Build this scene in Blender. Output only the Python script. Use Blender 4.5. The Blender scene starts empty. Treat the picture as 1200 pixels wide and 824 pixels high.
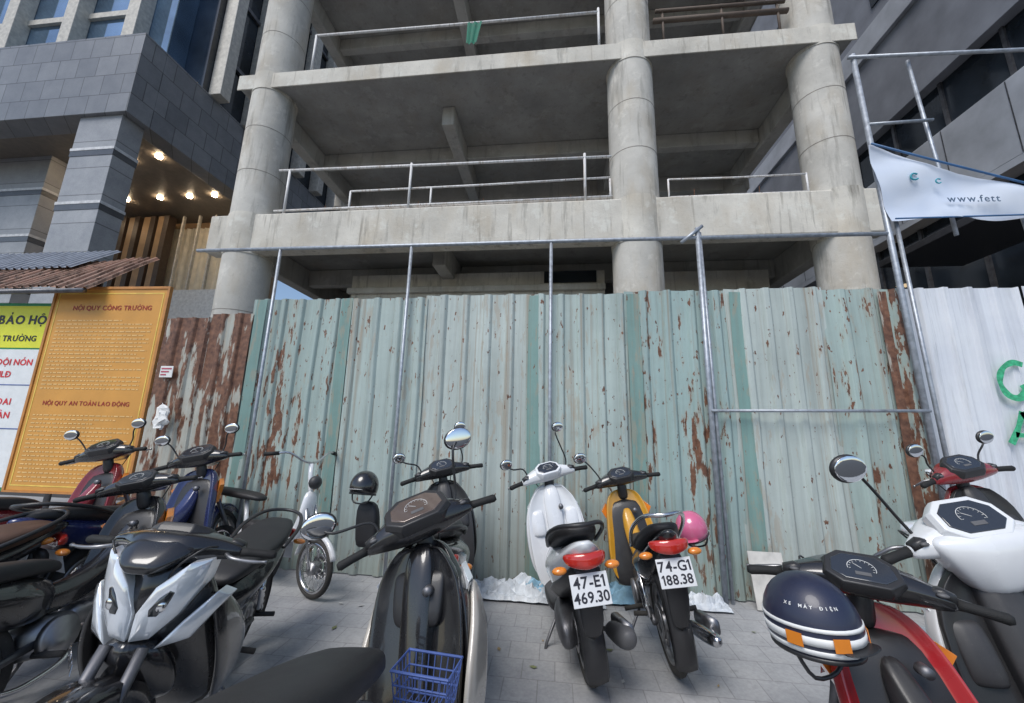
import bpy, math, random, bmesh, unicodedata
from mathutils import Matrix, Vector, noise
random.seed(7)
sc=bpy.context.scene
COL=sc.collection
R=math.radians
# ------------------------------------------------------------------ materials
def _n(nt,t,**k):
    n=nt.nodes.new(t)
    for a,b in k.items(): setattr(n,a,b)
    return n
def newmat(name):
    m=bpy.data.materials.new(name);m.use_nodes=True
    nt=m.node_tree;b=nt.nodes["Principled BSDF"]
    return m,nt,b
def c4(c): return (c[0],c[1],c[2],1)
def noise_node(nt,vec,scale,detail=4,rough=.55,mscale=None):
    if mscale:
        mp=_n(nt,"ShaderNodeMapping");mp.inputs["Scale"].default_value=mscale
        nt.links.new(vec,mp.inputs["Vector"]);vec=mp.outputs[0]
    n=_n(nt,"ShaderNodeTexNoise");n.inputs["Scale"].default_value=scale;n.inputs["Detail"].default_value=detail
    n.inputs["Roughness"].default_value=rough
    nt.links.new(vec,n.inputs["Vector"]);return n.outputs["Fac"]
def ramp(nt,fac,a,b,ca=(0,0,0),cb=(1,1,1)):
    r=_n(nt,"ShaderNodeValToRGB");e=r.color_ramp.elements
    e[0].position=a;e[1].position=b;e[0].color=c4(ca);e[1].color=c4(cb)
    nt.links.new(fac,r.inputs[0]);return r.outputs[0]
def mix(nt,fac,a,b,mode='MIX'):
    m=_n(nt,"ShaderNodeMix",data_type='RGBA',blend_type=mode)
    if isinstance(fac,(int,float)): m.inputs[0].default_value=fac
    else: nt.links.new(fac,m.inputs[0])
    for s,v in ((m.inputs[6],a),(m.inputs[7],b)):
        if isinstance(v,tuple): s.default_value=c4(v)
        else: nt.links.new(v,s)
    return m.outputs[2]
def bump(nt,b,h,st=.3,dist=.01):
    n=_n(nt,"ShaderNodeBump");n.inputs["Strength"].default_value=st;n.inputs["Distance"].default_value=dist
    nt.links.new(h,n.inputs["Height"]);nt.links.new(n.outputs[0],b.inputs["Normal"])
def coords(nt): return _n(nt,"ShaderNodeTexCoord").outputs["Object"]
def simple(name,col,rough=.5,metal=0,coat=0,var=.2,scale=9,bmp=0,bscale=200,dust=0):
    m,nt,b=newmat(name);v=coords(nt)
    f=noise_node(nt,v,scale,5)
    lo=tuple(x*(1-var) for x in col);hi=tuple(min(1,x*(1+var)) for x in col)
    c=ramp(nt,f,.3,.7,lo,hi)
    if dust:
        f2=noise_node(nt,v,3.5,3,.6)
        f3=noise_node(nt,v,160,3,.7)
        c=mix(nt,ramp(nt,f2,.35,.8,(dust*.3,)*3,(dust,)*3),c,(.30,.28,.25))
        c=mix(nt,ramp(nt,f3,.6,.75,(0,0,0),(dust*1.5,)*3),c,(.35,.32,.28))
    nt.links.new(c,b.inputs["Base Color"])
    rr=_n(nt,"ShaderNodeMapRange");rr.inputs[3].default_value=max(.02,rough*.8);rr.inputs[4].default_value=min(1,rough*1.25+.02)
    nt.links.new(f,rr.inputs[0]);nt.links.new(rr.outputs[0],b.inputs["Roughness"])
    b.inputs["Metallic"].default_value=metal
    b.inputs["Coat Weight"].default_value=coat;b.inputs["Coat Roughness"].default_value=.05
    if bmp: bump(nt,b,noise_node(nt,v,bscale,3),bmp,.002)
    return m
def paint(name,col): return simple(name,col,.25,0,.9,.06,5,dust=.045)
def concrete(name,base=(.57,.55,.50),stain=.65,dark=(.13,.12,.10),warm=(.45,.37,.26)):
    m,nt,b=newmat(name);v=coords(nt)
    f=noise_node(nt,v,1.0,8,.6)
    c=ramp(nt,f,.3,.72,tuple(x*.78 for x in base),tuple(min(.8,x*1.2) for x in base))
    w=noise_node(nt,v,1.1,7,.6,(1.3,1.3,.6))
    c=mix(nt,ramp(nt,w,.48,.74,(0,0,0),(.6,)*3),c,warm)
    k=noise_node(nt,v,2.4,9,.7)
    c=mix(nt,ramp(nt,k,.56,.63,(0,0,0),(.4,)*3),c,tuple(min(.78,x*1.32) for x in base))
    s=noise_node(nt,v,2.2,6,.65,(1.8,1.8,.25))
    c=mix(nt,ramp(nt,s,.56,.74,(0,0,0),(stain,)*3),c,dark)
    s2=noise_node(nt,v,7,5,.6,(1.6,1.6,.09))
    c=mix(nt,ramp(nt,s2,.59,.72,(0,0,0),(stain*.8,)*3),c,(.20,.175,.14))
    g=noise_node(nt,v,14,8,.7)
    c=mix(nt,ramp(nt,g,.57,.78,(0,0,0),(.35,)*3),c,(.18,.17,.15))
    nt.links.new(c,b.inputs["Base Color"]);b.inputs["Roughness"].default_value=.9
    bump(nt,b,g,.4,.02);return m
def fence_mat(name,base,rust,flake=13,streak=.30,specks=True,spt=.68):
    m,nt,b=newmat(name);v=coords(nt)
    st=noise_node(nt,v,1.5,6,.6,(7,1,.12))
    c=ramp(nt,st,.3,.7,tuple(x*.74 for x in base),tuple(min(.85,x*1.10) for x in base))
    bl=noise_node(nt,v,1.1,6,.65)
    c=mix(nt,ramp(nt,bl,.42,.72,(0,0,0),(.5,)*3),c,tuple(min(.85,x*1.12+.05) for x in base))
    d=noise_node(nt,v,3,8,.7,(9,1,.4))
    c=mix(nt,ramp(nt,d,.52,.82,(0,0,0),(.55,)*3),c,(.18,.20,.18))
    if specks:
        br=noise_node(nt,v,2.0,6,.6,(9,1,.10))
        c=mix(nt,ramp(nt,br,.56,.68,(0,0,0),(.6,)*3),c,(.27,.19,.12))
    reg=noise_node(nt,v,1.3,4,.55,(2.2,1,.35))
    fl=noise_node(nt,v,flake,7,.62,(1.5,1,streak))
    ad=_n(nt,"ShaderNodeMath",operation='MULTIPLY_ADD');nt.links.new(reg,ad.inputs[0]);ad.inputs[1].default_value=.75
    nt.links.new(fl,ad.inputs[2])
    t=1.085-rust*.4
    rm=ramp(nt,ad.outputs[0],t,t+.03)
    rc=ramp(nt,noise_node(nt,v,18,5,.6),.3,.7,(.075,.032,.02),(.25,.12,.07))
    halo=ramp(nt,ad.outputs[0],t-.08,t+.03,(0,0,0),(.4,)*3)
    c=mix(nt,halo,c,(.38,.29,.20))
    c=mix(nt,rm,c,rc)
    if specks:
        sp=noise_node(nt,v,19,4,.6,(1.3,1,.50))
        c=mix(nt,ramp(nt,sp,spt,spt+.02),c,rc)
    sx=_n(nt,"ShaderNodeSeparateXYZ");nt.links.new(v,sx.inputs[0])
    mr=_n(nt,"ShaderNodeMapRange");nt.links.new(sx.outputs[2],mr.inputs[0]);mr.inputs[1].default_value=.9;mr.inputs[2].default_value=0;mr.inputs[3].default_value=0;mr.inputs[4].default_value=.7
    mu=_n(nt,"ShaderNodeMath",operation='MULTIPLY');nt.links.new(mr.outputs[0],mu.inputs[0]);nt.links.new(d,mu.inputs[1])
    c=mix(nt,mu.outputs[0],c,(.16,.15,.12))
    nt.links.new(c,b.inputs["Base Color"]);b.inputs["Roughness"].default_value=.5
    bump(nt,b,bl,.25,.05);return m
def tile_mat(name,c1,c2,mortar,w,h,offset=.5,gap=.01,rough=.4,floor=False):
    m,nt,b=newmat(name);v=coords(nt)
    if not floor:
        sx=_n(nt,"ShaderNodeSeparateXYZ");nt.links.new(v,sx.inputs[0])
        a=_n(nt,"ShaderNodeMath",operation='ADD');nt.links.new(sx.outputs[0],a.inputs[0]);nt.links.new(sx.outputs[1],a.inputs[1])
        cb=_n(nt,"ShaderNodeCombineXYZ");nt.links.new(a.outputs[0],cb.inputs[0]);nt.links.new(sx.outputs[2],cb.inputs[1]);vv=cb.outputs[0]
    else: vv=v
    br=_n(nt,"ShaderNodeTexBrick");br.offset=offset
    br.inputs["Color1"].default_value=c4(c1);br.inputs["Color2"].default_value=c4(c2);br.inputs["Mortar"].default_value=c4(mortar)
    br.inputs["Scale"].default_value=1;br.inputs["Mortar Size"].default_value=gap;br.inputs["Brick Width"].default_value=w;br.inputs["Row Height"].default_value=h
    br.inputs["Mortar Smooth"].default_value=.3
    nt.links.new(vv,br.inputs["Vector"])
    n1=noise_node(nt,v,2.2,8,.65);n2=noise_node(nt,v,45,5,.7)
    c=mix(nt,.8,br.outputs[0],ramp(nt,n1,.25,.75,(.68,.68,.68),(1.15,1.13,1.08)),'MULTIPLY')
    c=mix(nt,.6,c,ramp(nt,n2,.3,.7,(.7,.7,.7),(1.1,1.1,1.1)),'MULTIPLY')
    if floor:
        n3=noise_node(nt,v,5,8,.75);c=mix(nt,ramp(nt,n3,.60,.72,(0,0,0),(.45,)*3),c,(.15,.14,.13))
    nt.links.new(c,b.inputs["Base Color"]);b.inputs["Roughness"].default_value=rough
    bump(nt,b,n2,.25,.004);return m
def emis(name,col,st):
    m,nt,b=newmat(name);b.inputs["Emission Color"].default_value=c4(col);b.inputs["Emission Strength"].default_value=st
    b.inputs["Base Color"].default_value=c4(col);return m
BLK=paint("black_gloss_paint",(.007,.007,.009))
PLA=simple("black_plastic",(.018,.018,.020),.42,0,.15,.12,12,.15,300,dust=.04)
GRYP=simple("grey_plastic",(.10,.10,.105),.5,dust=.1)
DGP=simple("dark_grey_plastic",(.030,.030,.033),.45,dust=.06)
RUB=simple("tyre_rubber",(.022,.021,.020),.85,bmp=.5,bscale=90,dust=.16)
GRIP=simple("grip_rubber",(.012,.012,.012),.7,bmp=.8,bscale=250)
VIN=simple("seat_vinyl",(.014,.014,.016),.5,bmp=.35,bscale=350,dust=.05)
BROWN=simple("brown_seat_vinyl",(.10,.055,.038),.5,bmp=.35,bscale=350)
CHR=simple("chrome",(.62,.62,.63),.18,1,0,.1)
ALU=simple("cast_aluminium",(.34,.34,.35),.42,1,0,.2,dust=.15)
STL=simple("grey_steel",(.16,.16,.17),.45,.8,0,.3)
SILV=simple("silver_paint",(.16,.17,.19),.3,.6,.6,.05)
WHT=paint("white_gloss_paint",(.76,.77,.78))
RED=paint("red_gloss_paint",(.42,.012,.018))
DRED=paint("dark_red_paint",(.24,.012,.018))
BLU=paint("dark_blue_paint",(.016,.026,.11))
YEL=paint("yellow_paint",(.62,.31,.025))
CREAM=paint("champagne_paint",(.46,.42,.36))
GOLD=simple("bronze_grey_panel",(.16,.12,.10),.1,.3,1,.1)
MIR=simple("mirror_glass",(.86,.88,.90),.02,1,0,.02)
LENS=simple("clear_lens",(.82,.85,.88),.05,.35,1,.10,14)
BULB=simple("lamp_reflector",(.88,.88,.88),.10,1,1,.05)
DLENS=simple("dark_lamp_recess",(.07,.075,.08),.1,.6,1,.2,20)
LENS2=simple("instrument_glass",(.03,.034,.042),.06,0,1,.1,5)
RLENS=simple("red_lens",(.52,.03,.02),.1,0,1,.1,14)
OLENS=simple("orange_lens",(.75,.24,.03),.1,0,1,.1,14)
PLATE=simple("plate_white",(.74,.75,.76),.45,var=.04)
INK=simple("plate_black_ink",(.02,.02,.03),.5)
PINK=paint("pink_plastic",(.66,.14,.27))
NAVY=simple("navy_helmet",(.014,.019,.048),.4,0,.25,.1,5,dust=.04)
WSTR=simple("white_stripe",(.78,.78,.76),.4,var=.05)
BBLU=simple("blue_plastic",(.07,.12,.34),.4)
CONC=concrete("weathered_concrete")
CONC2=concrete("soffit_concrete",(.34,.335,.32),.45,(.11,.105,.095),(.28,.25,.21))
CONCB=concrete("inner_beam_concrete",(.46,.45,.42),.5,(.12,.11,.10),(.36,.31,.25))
CONCL=concrete("beam_concrete",(.64,.61,.54),.8)
GAL=simple("galvanised_pipe",(.38,.41,.45),.45,.5,0,.25,20)
RAILM=fence_mat("rusty_white_pipe",(.74,.73,.72),.20)
TILE=tile_mat("grey_granite_tiles",(.19,.20,.22),(.26,.27,.29),(.09,.09,.095),.62,.62,.5,.012)
TILEL=tile_mat("light_granite_tiles",(.33,.34,.36),(.40,.41,.43),(.18,.18,.18),3,.78,.0,.014)
TILED=tile_mat("dark_granite_band",(.09,.095,.105),(.12,.125,.135),(.05,.05,.05),3,3,.0,.002,.25)
GLASS=simple("dark_glass",(.018,.024,.032),.06,0,0,.7,.7)
GLASSB=simple("blue_glass",(.24,.36,.50),.04,.75,0,.4,.5)
FINM=simple("beige_fin",(.55,.52,.46),.5)
PAVE=tile_mat("pavement_tiles",(.38,.39,.41),(.43,.435,.45),(.30,.30,.31),.20,.20,.5,.004,.75,True)
ASPH=simple("asphalt",(.05,.05,.052),.9)
# ------------------------------------------------------------------ mesh helpers
def link(o,parent=None,label=None,cat=None,group=None):
    COL.objects.link(o)
    if parent: o.parent=parent
    if label: o["label"]=label
    if cat: o["category"]=cat
    if group: o["group"]=group
    return o
def mk(name,verts,faces,mat,parent=None,smooth=True,M=None,sub=0,bevel=0,solid=0,sharp=0,**k):
    me=bpy.data.meshes.new(name)
    if M is not None: verts=[M@Vector(v) for v in verts]
    me.from_pydata([tuple(v) for v in verts],[],faces);me.update()
    bm=bmesh.new();bm.from_mesh(me);bmesh.ops.recalc_face_normals(bm,faces=bm.faces)
    for f in bm.faces: f.smooth=bool(smooth)
    if sharp:
        for e in bm.edges:
            if len(e.link_faces)==2 and e.calc_face_angle(0)>R(sharp): e.smooth=False
    bm.to_mesh(me);bm.free()
    me.materials.append(mat)
    o=bpy.data.objects.new(name,me)
    if bevel:
        b=o.modifiers.new("b","BEVEL");b.width=bevel;b.segments=2;b.limit_method='ANGLE'
    if solid:
        s=o.modifiers.new("s","SOLIDIFY");s.thickness=solid
    if sub:
        s=o.modifiers.new("s","SUBSURF");s.levels=sub;s.render_levels=sub
    return link(o,parent,**k)
def empty(name,loc=(0,0,0),rot=(0,0,0),scale=1,label=None,cat=None,group=None):
    o=bpy.data.objects.new(name,None);o.location=loc;o.rotation_euler=rot;o.scale=(scale,)*3 if isinstance(scale,(int,float)) else scale
    return link(o,None,label,cat,group)
BF=[(0,1,3,2),(4,6,7,5),(0,4,5,1),(2,3,7,6),(0,2,6,4),(1,5,7,3)]
def boxgeo(x0,x1,y0,y1,z0,z1):
    return [(x,y,z) for x in (x0,x1) for y in (y0,y1) for z in (z0,z1)],BF
def box(name,x0,x1,y0,y1,z0,z1,mat,parent=None,bevel=.01,**k):
    v,f=boxgeo(x0,x1,y0,y1,z0,z1)
    return mk(name,v,f,mat,parent,smooth=False,bevel=bevel,**k)
def join(geos):
    V=[];Fc=[]
    for v,f in geos:
        o=len(V);V+=list(v);Fc+=[tuple(i+o for i in t) for t in f]
    return V,Fc
def sgnpow(a,p): return math.copysign(abs(a)**p,a)
def ringloft(rings):
    V=[p for r in rings for p in r];n=len(rings[0]);Fc=[];m=len(rings)
    for i in range(m-1):
        for k in range(n):
            k2=(k+1)%n;Fc.append((i*n+k,i*n+k2,(i+1)*n+k2,(i+1)*n+k))
    Fc.append(tuple(range(n)));Fc.append(tuple((m-1)*n+k for k in range(n)));return V,Fc
def loftgeo(axis,secs,e=2.6,n=20,bend=0):
    rings=[]
    for (p,a,b_,r1,r2) in secs:
        r=[]
        for k in range(n):
            t=2*math.pi*k/n
            u=sgnpow(math.cos(t),2/e)*r1;w=sgnpow(math.sin(t),2/e)*r2
            if axis=='x': r.append((p,a+u,b_+w))
            elif axis=='y': r.append((a+u,p,b_+w))
            else: r.append((a+u-bend*(w/max(r2,1e-4))**2,b_+w,p))
        rings.append(r)
    return ringloft(rings)
def loft(name,axis,secs,mat,parent,e=2.6,n=20,bend=0,M=None,sub=1,**k):
    v,f=loftgeo(axis,secs,e,n,bend);return mk(name,v,f,mat,parent,True,M,sub,**k)
CHAMF=[(1,-.45),(.7,-1),(-.7,-1),(-1,-.45),(-1,.35),(-.55,1),(.55,1),(1,.35)]
TAILP=[(.55,1),(.92,.42),(1,.12),(.62,-1),(-.62,-1),(-1,.12),(-.92,.42),(-.55,1)]
NOSE=[(1,0),(.80,.34),(.42,.72),(-.15,1),(-.65,.97),(-.35,.74),(-.12,.3),(-.12,-.3),(-.35,-.74),(-.65,-.97),(-.15,-1),(.42,-.72),(.80,-.34)]
def ploft(name,axis,secs,poly,mat,parent,M=None,bevel=.007,sub=2,**k):
    rings=[]
    pp=[]
    n=len(poly)
    for i in range(n):
        a=Vector(poly[i-1]);b=Vector(poly[i]);c=Vector(poly[(i+1)%n])
        pp.append(b+(a-b)*.14);pp.append(b+(c-b)*.14)
    for (p,a,b_,r1,r2) in secs:
        r=[]
        for q in pp:
            if axis=='x': r.append((p,a+q[0]*r1,b_+q[1]*r2))
            elif axis=='y': r.append((a+q[0]*r1,p,b_+q[1]*r2))
            else: r.append((a+q[0]*r1,b_+q[1]*r2,p))
        rings.append(r)
    v,f=ringloft(rings);return mk(name,v,f,mat,parent,True,M,sub,**k)
def tubegeo(pts,r,n=8):
    pts=[Vector(p) for p in pts];V=[];Fc=[];up=None
    for i,p in enumerate(pts):
        d=(pts[min(i+1,len(pts)-1)]-pts[max(i-1,0)]).normalized()
        if up is None:
            up=Vector((0,0,1)) if abs(d.z)<.9 else Vector((1,0,0))
        x=d.cross(up).normalized();y=x.cross(d).normalized();up=y
        rr=r[min(i,len(r)-1)] if isinstance(r,(list,tuple)) else r
        for k in range(n):
            t=2*math.pi*k/n;V.append(p+x*math.cos(t)*rr+y*math.sin(t)*rr)
    for i in range(len(pts)-1):
        for k in range(n):
            k2=(k+1)%n;Fc.append((i*n+k,i*n+k2,(i+1)*n+k2,(i+1)*n+k))
    Fc.append(tuple(range(n)));Fc.append(tuple((len(pts)-1)*n+k for k in range(n)))
    return V,Fc
def smoothpts(pts,s=4):
    P=[Vector(p) for p in pts];out=[]
    for i in range(len(P)-1):
        a=P[max(i-1,0)];b=P[i];c=P[i+1];d=P[min(i+2,len(P)-1)]
        for j in range(s):
            t=j/s
            out.append(.5*((2*b)+(c-a)*t+(2*a-5*b+4*c-d)*t*t+(3*b-a-3*c+d)*t**3))
    out.append(P[-1]);return out
def tube(name,pts,r,mat,parent=None,n=10,M=None,sm=False,**k):
    if sm: pts=smoothpts(pts)
    v,f=tubegeo(pts,r,n);o=mk(name,v,f,mat,parent,True,M,**k);return o
def revolve(prof,cx,cy,cz,a0=0,a1=360,n=40,closed=True):
    full=abs(a1-a0)>=359.9;V=[];Fc=[];m=len(prof);steps=n if full else n+1
    for i in range(steps):
        a=R(a0+(a1-a0)*i/n)
        for r_,y in prof: V.append((cx+r_*math.cos(a),cy+y,cz+r_*math.sin(a)))
    for i in range(n):
        j=(i+1)%steps
        for k in range(m if closed else m-1):
            k2=(k+1)%m;Fc.append((i*m+k,i*m+k2,j*m+k2,j*m+k))
    if not full and closed:
        Fc.append(tuple(range(m)));Fc.append(tuple((steps-1)*m+k for k in range(m)))
    return V,Fc
def ell(c,r,nu=20,nv=12,rot=None):
    V=[];Fc=[];c=Vector(c)
    for i in range(nv+1):
        ph=math.pi*i/nv
        for k in range(nu):
            t=2*math.pi*k/nu
            p=Vector((r[0]*math.sin(ph)*math.cos(t),r[1]*math.sin(ph)*math.sin(t),r[2]*math.cos(ph)))
            if rot: p=rot@p
            V.append(c+p)
    for i in range(nv):
        for k in range(nu):
            k2=(k+1)%nu;Fc.append((i*nu+k,i*nu+k2,(i+1)*nu+k2,(i+1)*nu+k))
    return V,Fc
def prism(poly,T,z0,z1,inset=.0):
    cx=sum(p[0] for p in poly)/len(poly);cy=sum(p[1] for p in poly)/len(poly)
    f=1-inset
    lo=[T@Vector((u,v,z0)) for u,v in poly];mid=[T@Vector((u,v,z0+(z1-z0)*.6)) for u,v in poly]
    hi=[T@Vector((cx+(u-cx)*f,cy+(v-cy)*f,z1)) for u,v in poly]
    return ringloft([lo,mid,hi])
_glyph={}
def glyph(ch,bold):
    key=(ch,bold)
    if key in _glyph:return _glyph[key]
    cu=bpy.data.curves.new("g","FONT");cu.body=ch;cu.size=1;cu.extrude=.004;cu.offset=bold;cu.resolution_u=3
    t=bpy.data.objects.new("t",cu);COL.objects.link(t);bpy.context.view_layer.update()
    me=bpy.data.meshes.new_from_object(t.evaluated_get(bpy.context.evaluated_depsgraph_get()));bpy.data.objects.remove(t)
    V=[v.co.copy() for v in me.vertices];Fc=[tuple(p.vertices) for p in me.polygons]
    x0=min(v.x for v in V);x1=max(v.x for v in V)
    V=[Vector((v.x-x0,v.y,v.z)) for v in V];h=max(v.y for v in V)
    _glyph[key]=(V,Fc,x1-x0,h);return _glyph[key]
def stroke(x0,y0,x1,y1,w):
    d=Vector((x1-x0,y1-y0)).normalized();n=Vector((-d.y,d.x))*w/2
    q=[(x0+n.x,y0+n.y),(x0-n.x,y0-n.y),(x1-n.x,y1-n.y),(x1+n.x,y1+n.y)]
    return [Vector((a,b,z)) for z in(-.004,.005) for a,b in q],[(0,1,2,3),(7,6,5,4),(0,4,5,1),(1,5,6,2),(2,6,7,3),(3,7,4,0)]
def text(name,body,size,M,mat,parent=None,align='CENTER',bold=.015,track=.09,zs=1,**k):
    geos=[];x=0;w=.075+bold
    for ch in body:
        if ch==' ': x+=.30;continue
        bar=False
        if ch=='Đ': ch='D';bar=True
        dec=unicodedata.normalize('NFD',ch);base=dec[0];marks=dec[1:]
        V,Fc,wd,h=glyph(base,bold)
        if base=='1': x+=.10
        geos.append(([v+Vector((x,0,0)) for v in V],Fc));cx=x+wd/2
        if bar: geos.append(stroke(x-.07,h*.5,x+wd*.45,h*.5,w))
        if base=='1': geos.append(stroke(x-.11,h*.72,x+.03,h*.93,w));
        up=h+.09
        for m_ in marks:
            if m_=='\u031b': geos.append(stroke(x+wd-.06,h*.93,x+wd+.06,h*1.08,w))
            if m_=='\u0300': geos.append(stroke(cx-.12,up+.12,cx+.04,up,w))
            if m_=='\u0301': geos.append(stroke(cx-.04,up,cx+.12,up+.12,w))
            if m_=='\u0302': geos+= [stroke(cx-.13,up-.03,cx,up+.06,w*.8),stroke(cx,up+.06,cx+.13,up-.03,w*.8)];up+=.12
            if m_=='\u0303': geos+= [stroke(cx-.12,up+.02,cx+.12,up+.07,w)]
            if m_=='\u0309': geos+= [stroke(cx-.03,up+.14,cx+.07,up+.10,w*.8),stroke(cx+.06,up+.10,cx,up+.0,w*.8)]
            if m_=='\u0323': geos.append(stroke(cx-.05,-.14,cx+.05,-.14,w*1.2))
        x+=wd+track+(.05 if '\u031b' in marks else 0)+(.04 if base=='1' else 0)
    x-=track
    V,Fc=join(geos);off=Vector((-x/2 if align=='CENTER' else 0,-.35,0))
    V=[(M@(Vector(((v.x+off.x)*size,(v.y+off.y)*size,v.z*size*zs)))) for v in V]
    me=bpy.data.meshes.new(name);me.from_pydata([tuple(v) for v in V],[],Fc);me.materials.append(mat)
    return link(bpy.data.objects.new(name,me),parent,**k)
def frame(loc,right,up):
    r=Vector(right).normalized();u=Vector(up).normalized();n=r.cross(u)
    M=Matrix((r,u,n)).transposed().to_4x4();M.translation=Vector(loc);return M
FRONT=lambda x,y,z: frame((x,y,z),(1,0,0),(0,0,1))
# ------------------------------------------------------------------ bikes
def add_wheel(P,x,z,Rr,w,M=None,spokes=5,hubm=None,wire=False,rimm=None):
    hub,f=join([revolve([(.0,-.045),(.05,-.045),(.055,-.02),(.055,.02),(.05,.045),(.0,.045)],x,0,z,n=20),
                revolve([(.06,.05),(.10,.05),(.10,.054),(.06,.054)],x,0,z,n=28)])
    W=mk("wheel",hub,f,hubm or ALU,P,True,M)
    prof=[];
    for k in range(12):
        t=2*math.pi*k/12;prof.append((Rr-w*1.0+math.cos(t)*w*(1.0),math.sin(t)*w*.92))
    tv,tf=revolve(prof,x,0,z,n=44);mk("tyre",tv,tf,RUB,W,True,M)
    ri=Rr-2*w
    g=[revolve([(ri-.012,-w*.7),(ri+.012,-w*.75),(ri+.014,w*.75),(ri-.012,w*.7)],x,0,z,n=44)]
    if wire:
        for i in range(28):
            a=2*math.pi*i/28;s=.03 if i%2 else -.03
            g.append(tubegeo([(x+.04*math.cos(a+.5),s,z+.04*math.sin(a+.5)),(x+ri*math.cos(a),0,z+ri*math.sin(a))],.0022,4))
    else:
        for i in range(spokes):
            a=2*math.pi*i/spokes+.3
            for da in(-.12,.12):
                g.append(tubegeo([(x+.045*math.cos(a),0,z+.045*math.sin(a)),(x+ri*math.cos(a+da),0,z+ri*math.sin(a+da))],[.016,.011],6))
    v,f=join(g);mk("rim",v,f,rimm or hubm or ALU,W,True,M)
def add_mirror(P,M,s,top=(.0,.34,1.28),base=(.94,.17,1.06),size=(.068,.05),yaw=0):
    bx,by,bz=base;tx,ty,tz=top
    st=mk("mirror",*tubegeo(smoothpts([(bx,s*by,bz),(bx+.01,s*(by+.03),bz+.07),(bx-.02,s*(ty-.05),tz-.05),(tx+.01,s*ty,tz-.01)]),.0062,8),PLA,P,True,M)
    rot=Matrix.Rotation(R(-6),3,'Y')@Matrix.Rotation(R(s*yaw),3,'Z')
    c=Vector((tx,s*ty,tz))
    mk("mirror_housing",*ell(c+Vector((.012,0,0)),(.024,size[0]*1.08,size[1]*1.1),24,12,rot),PLA,st,True,M)
    mk("mirror_glass",*ell(c+rot@Vector((-.008,0,0)),(.0045,size[0],size[1]),24,8,rot),MIR,st,True,M)
def lensgeo(pts,s,x0,curve,bulge=.02,depth=.05,tilt=0,zc=.75):
    cy=sum(p[0] for p in pts)/len(pts);cz=sum(p[1] for p in pts)/len(pts)
    def X(y,z,add=0): return x0-curve*y*y-tilt*(z-zc)+add
    rings=[]
    for f_,add in((1.04,-depth),(1.04,-.004),(1.0,0),(.8,bulge*.6),(.45,bulge)):
        rings.append([(X(cy+(y-cy)*f_,cz+(z-cz)*f_,add),s*(cy+(y-cy)*f_),cz+(z-cz)*f_) for y,z in pts])
    return ringloft(rings)
DASH=[(-.105,-.030),(-.098,.030),(-.055,.066),(.055,.066),(.098,.030),(.105,-.030),(.062,-.066),(-.062,-.066)]
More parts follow.
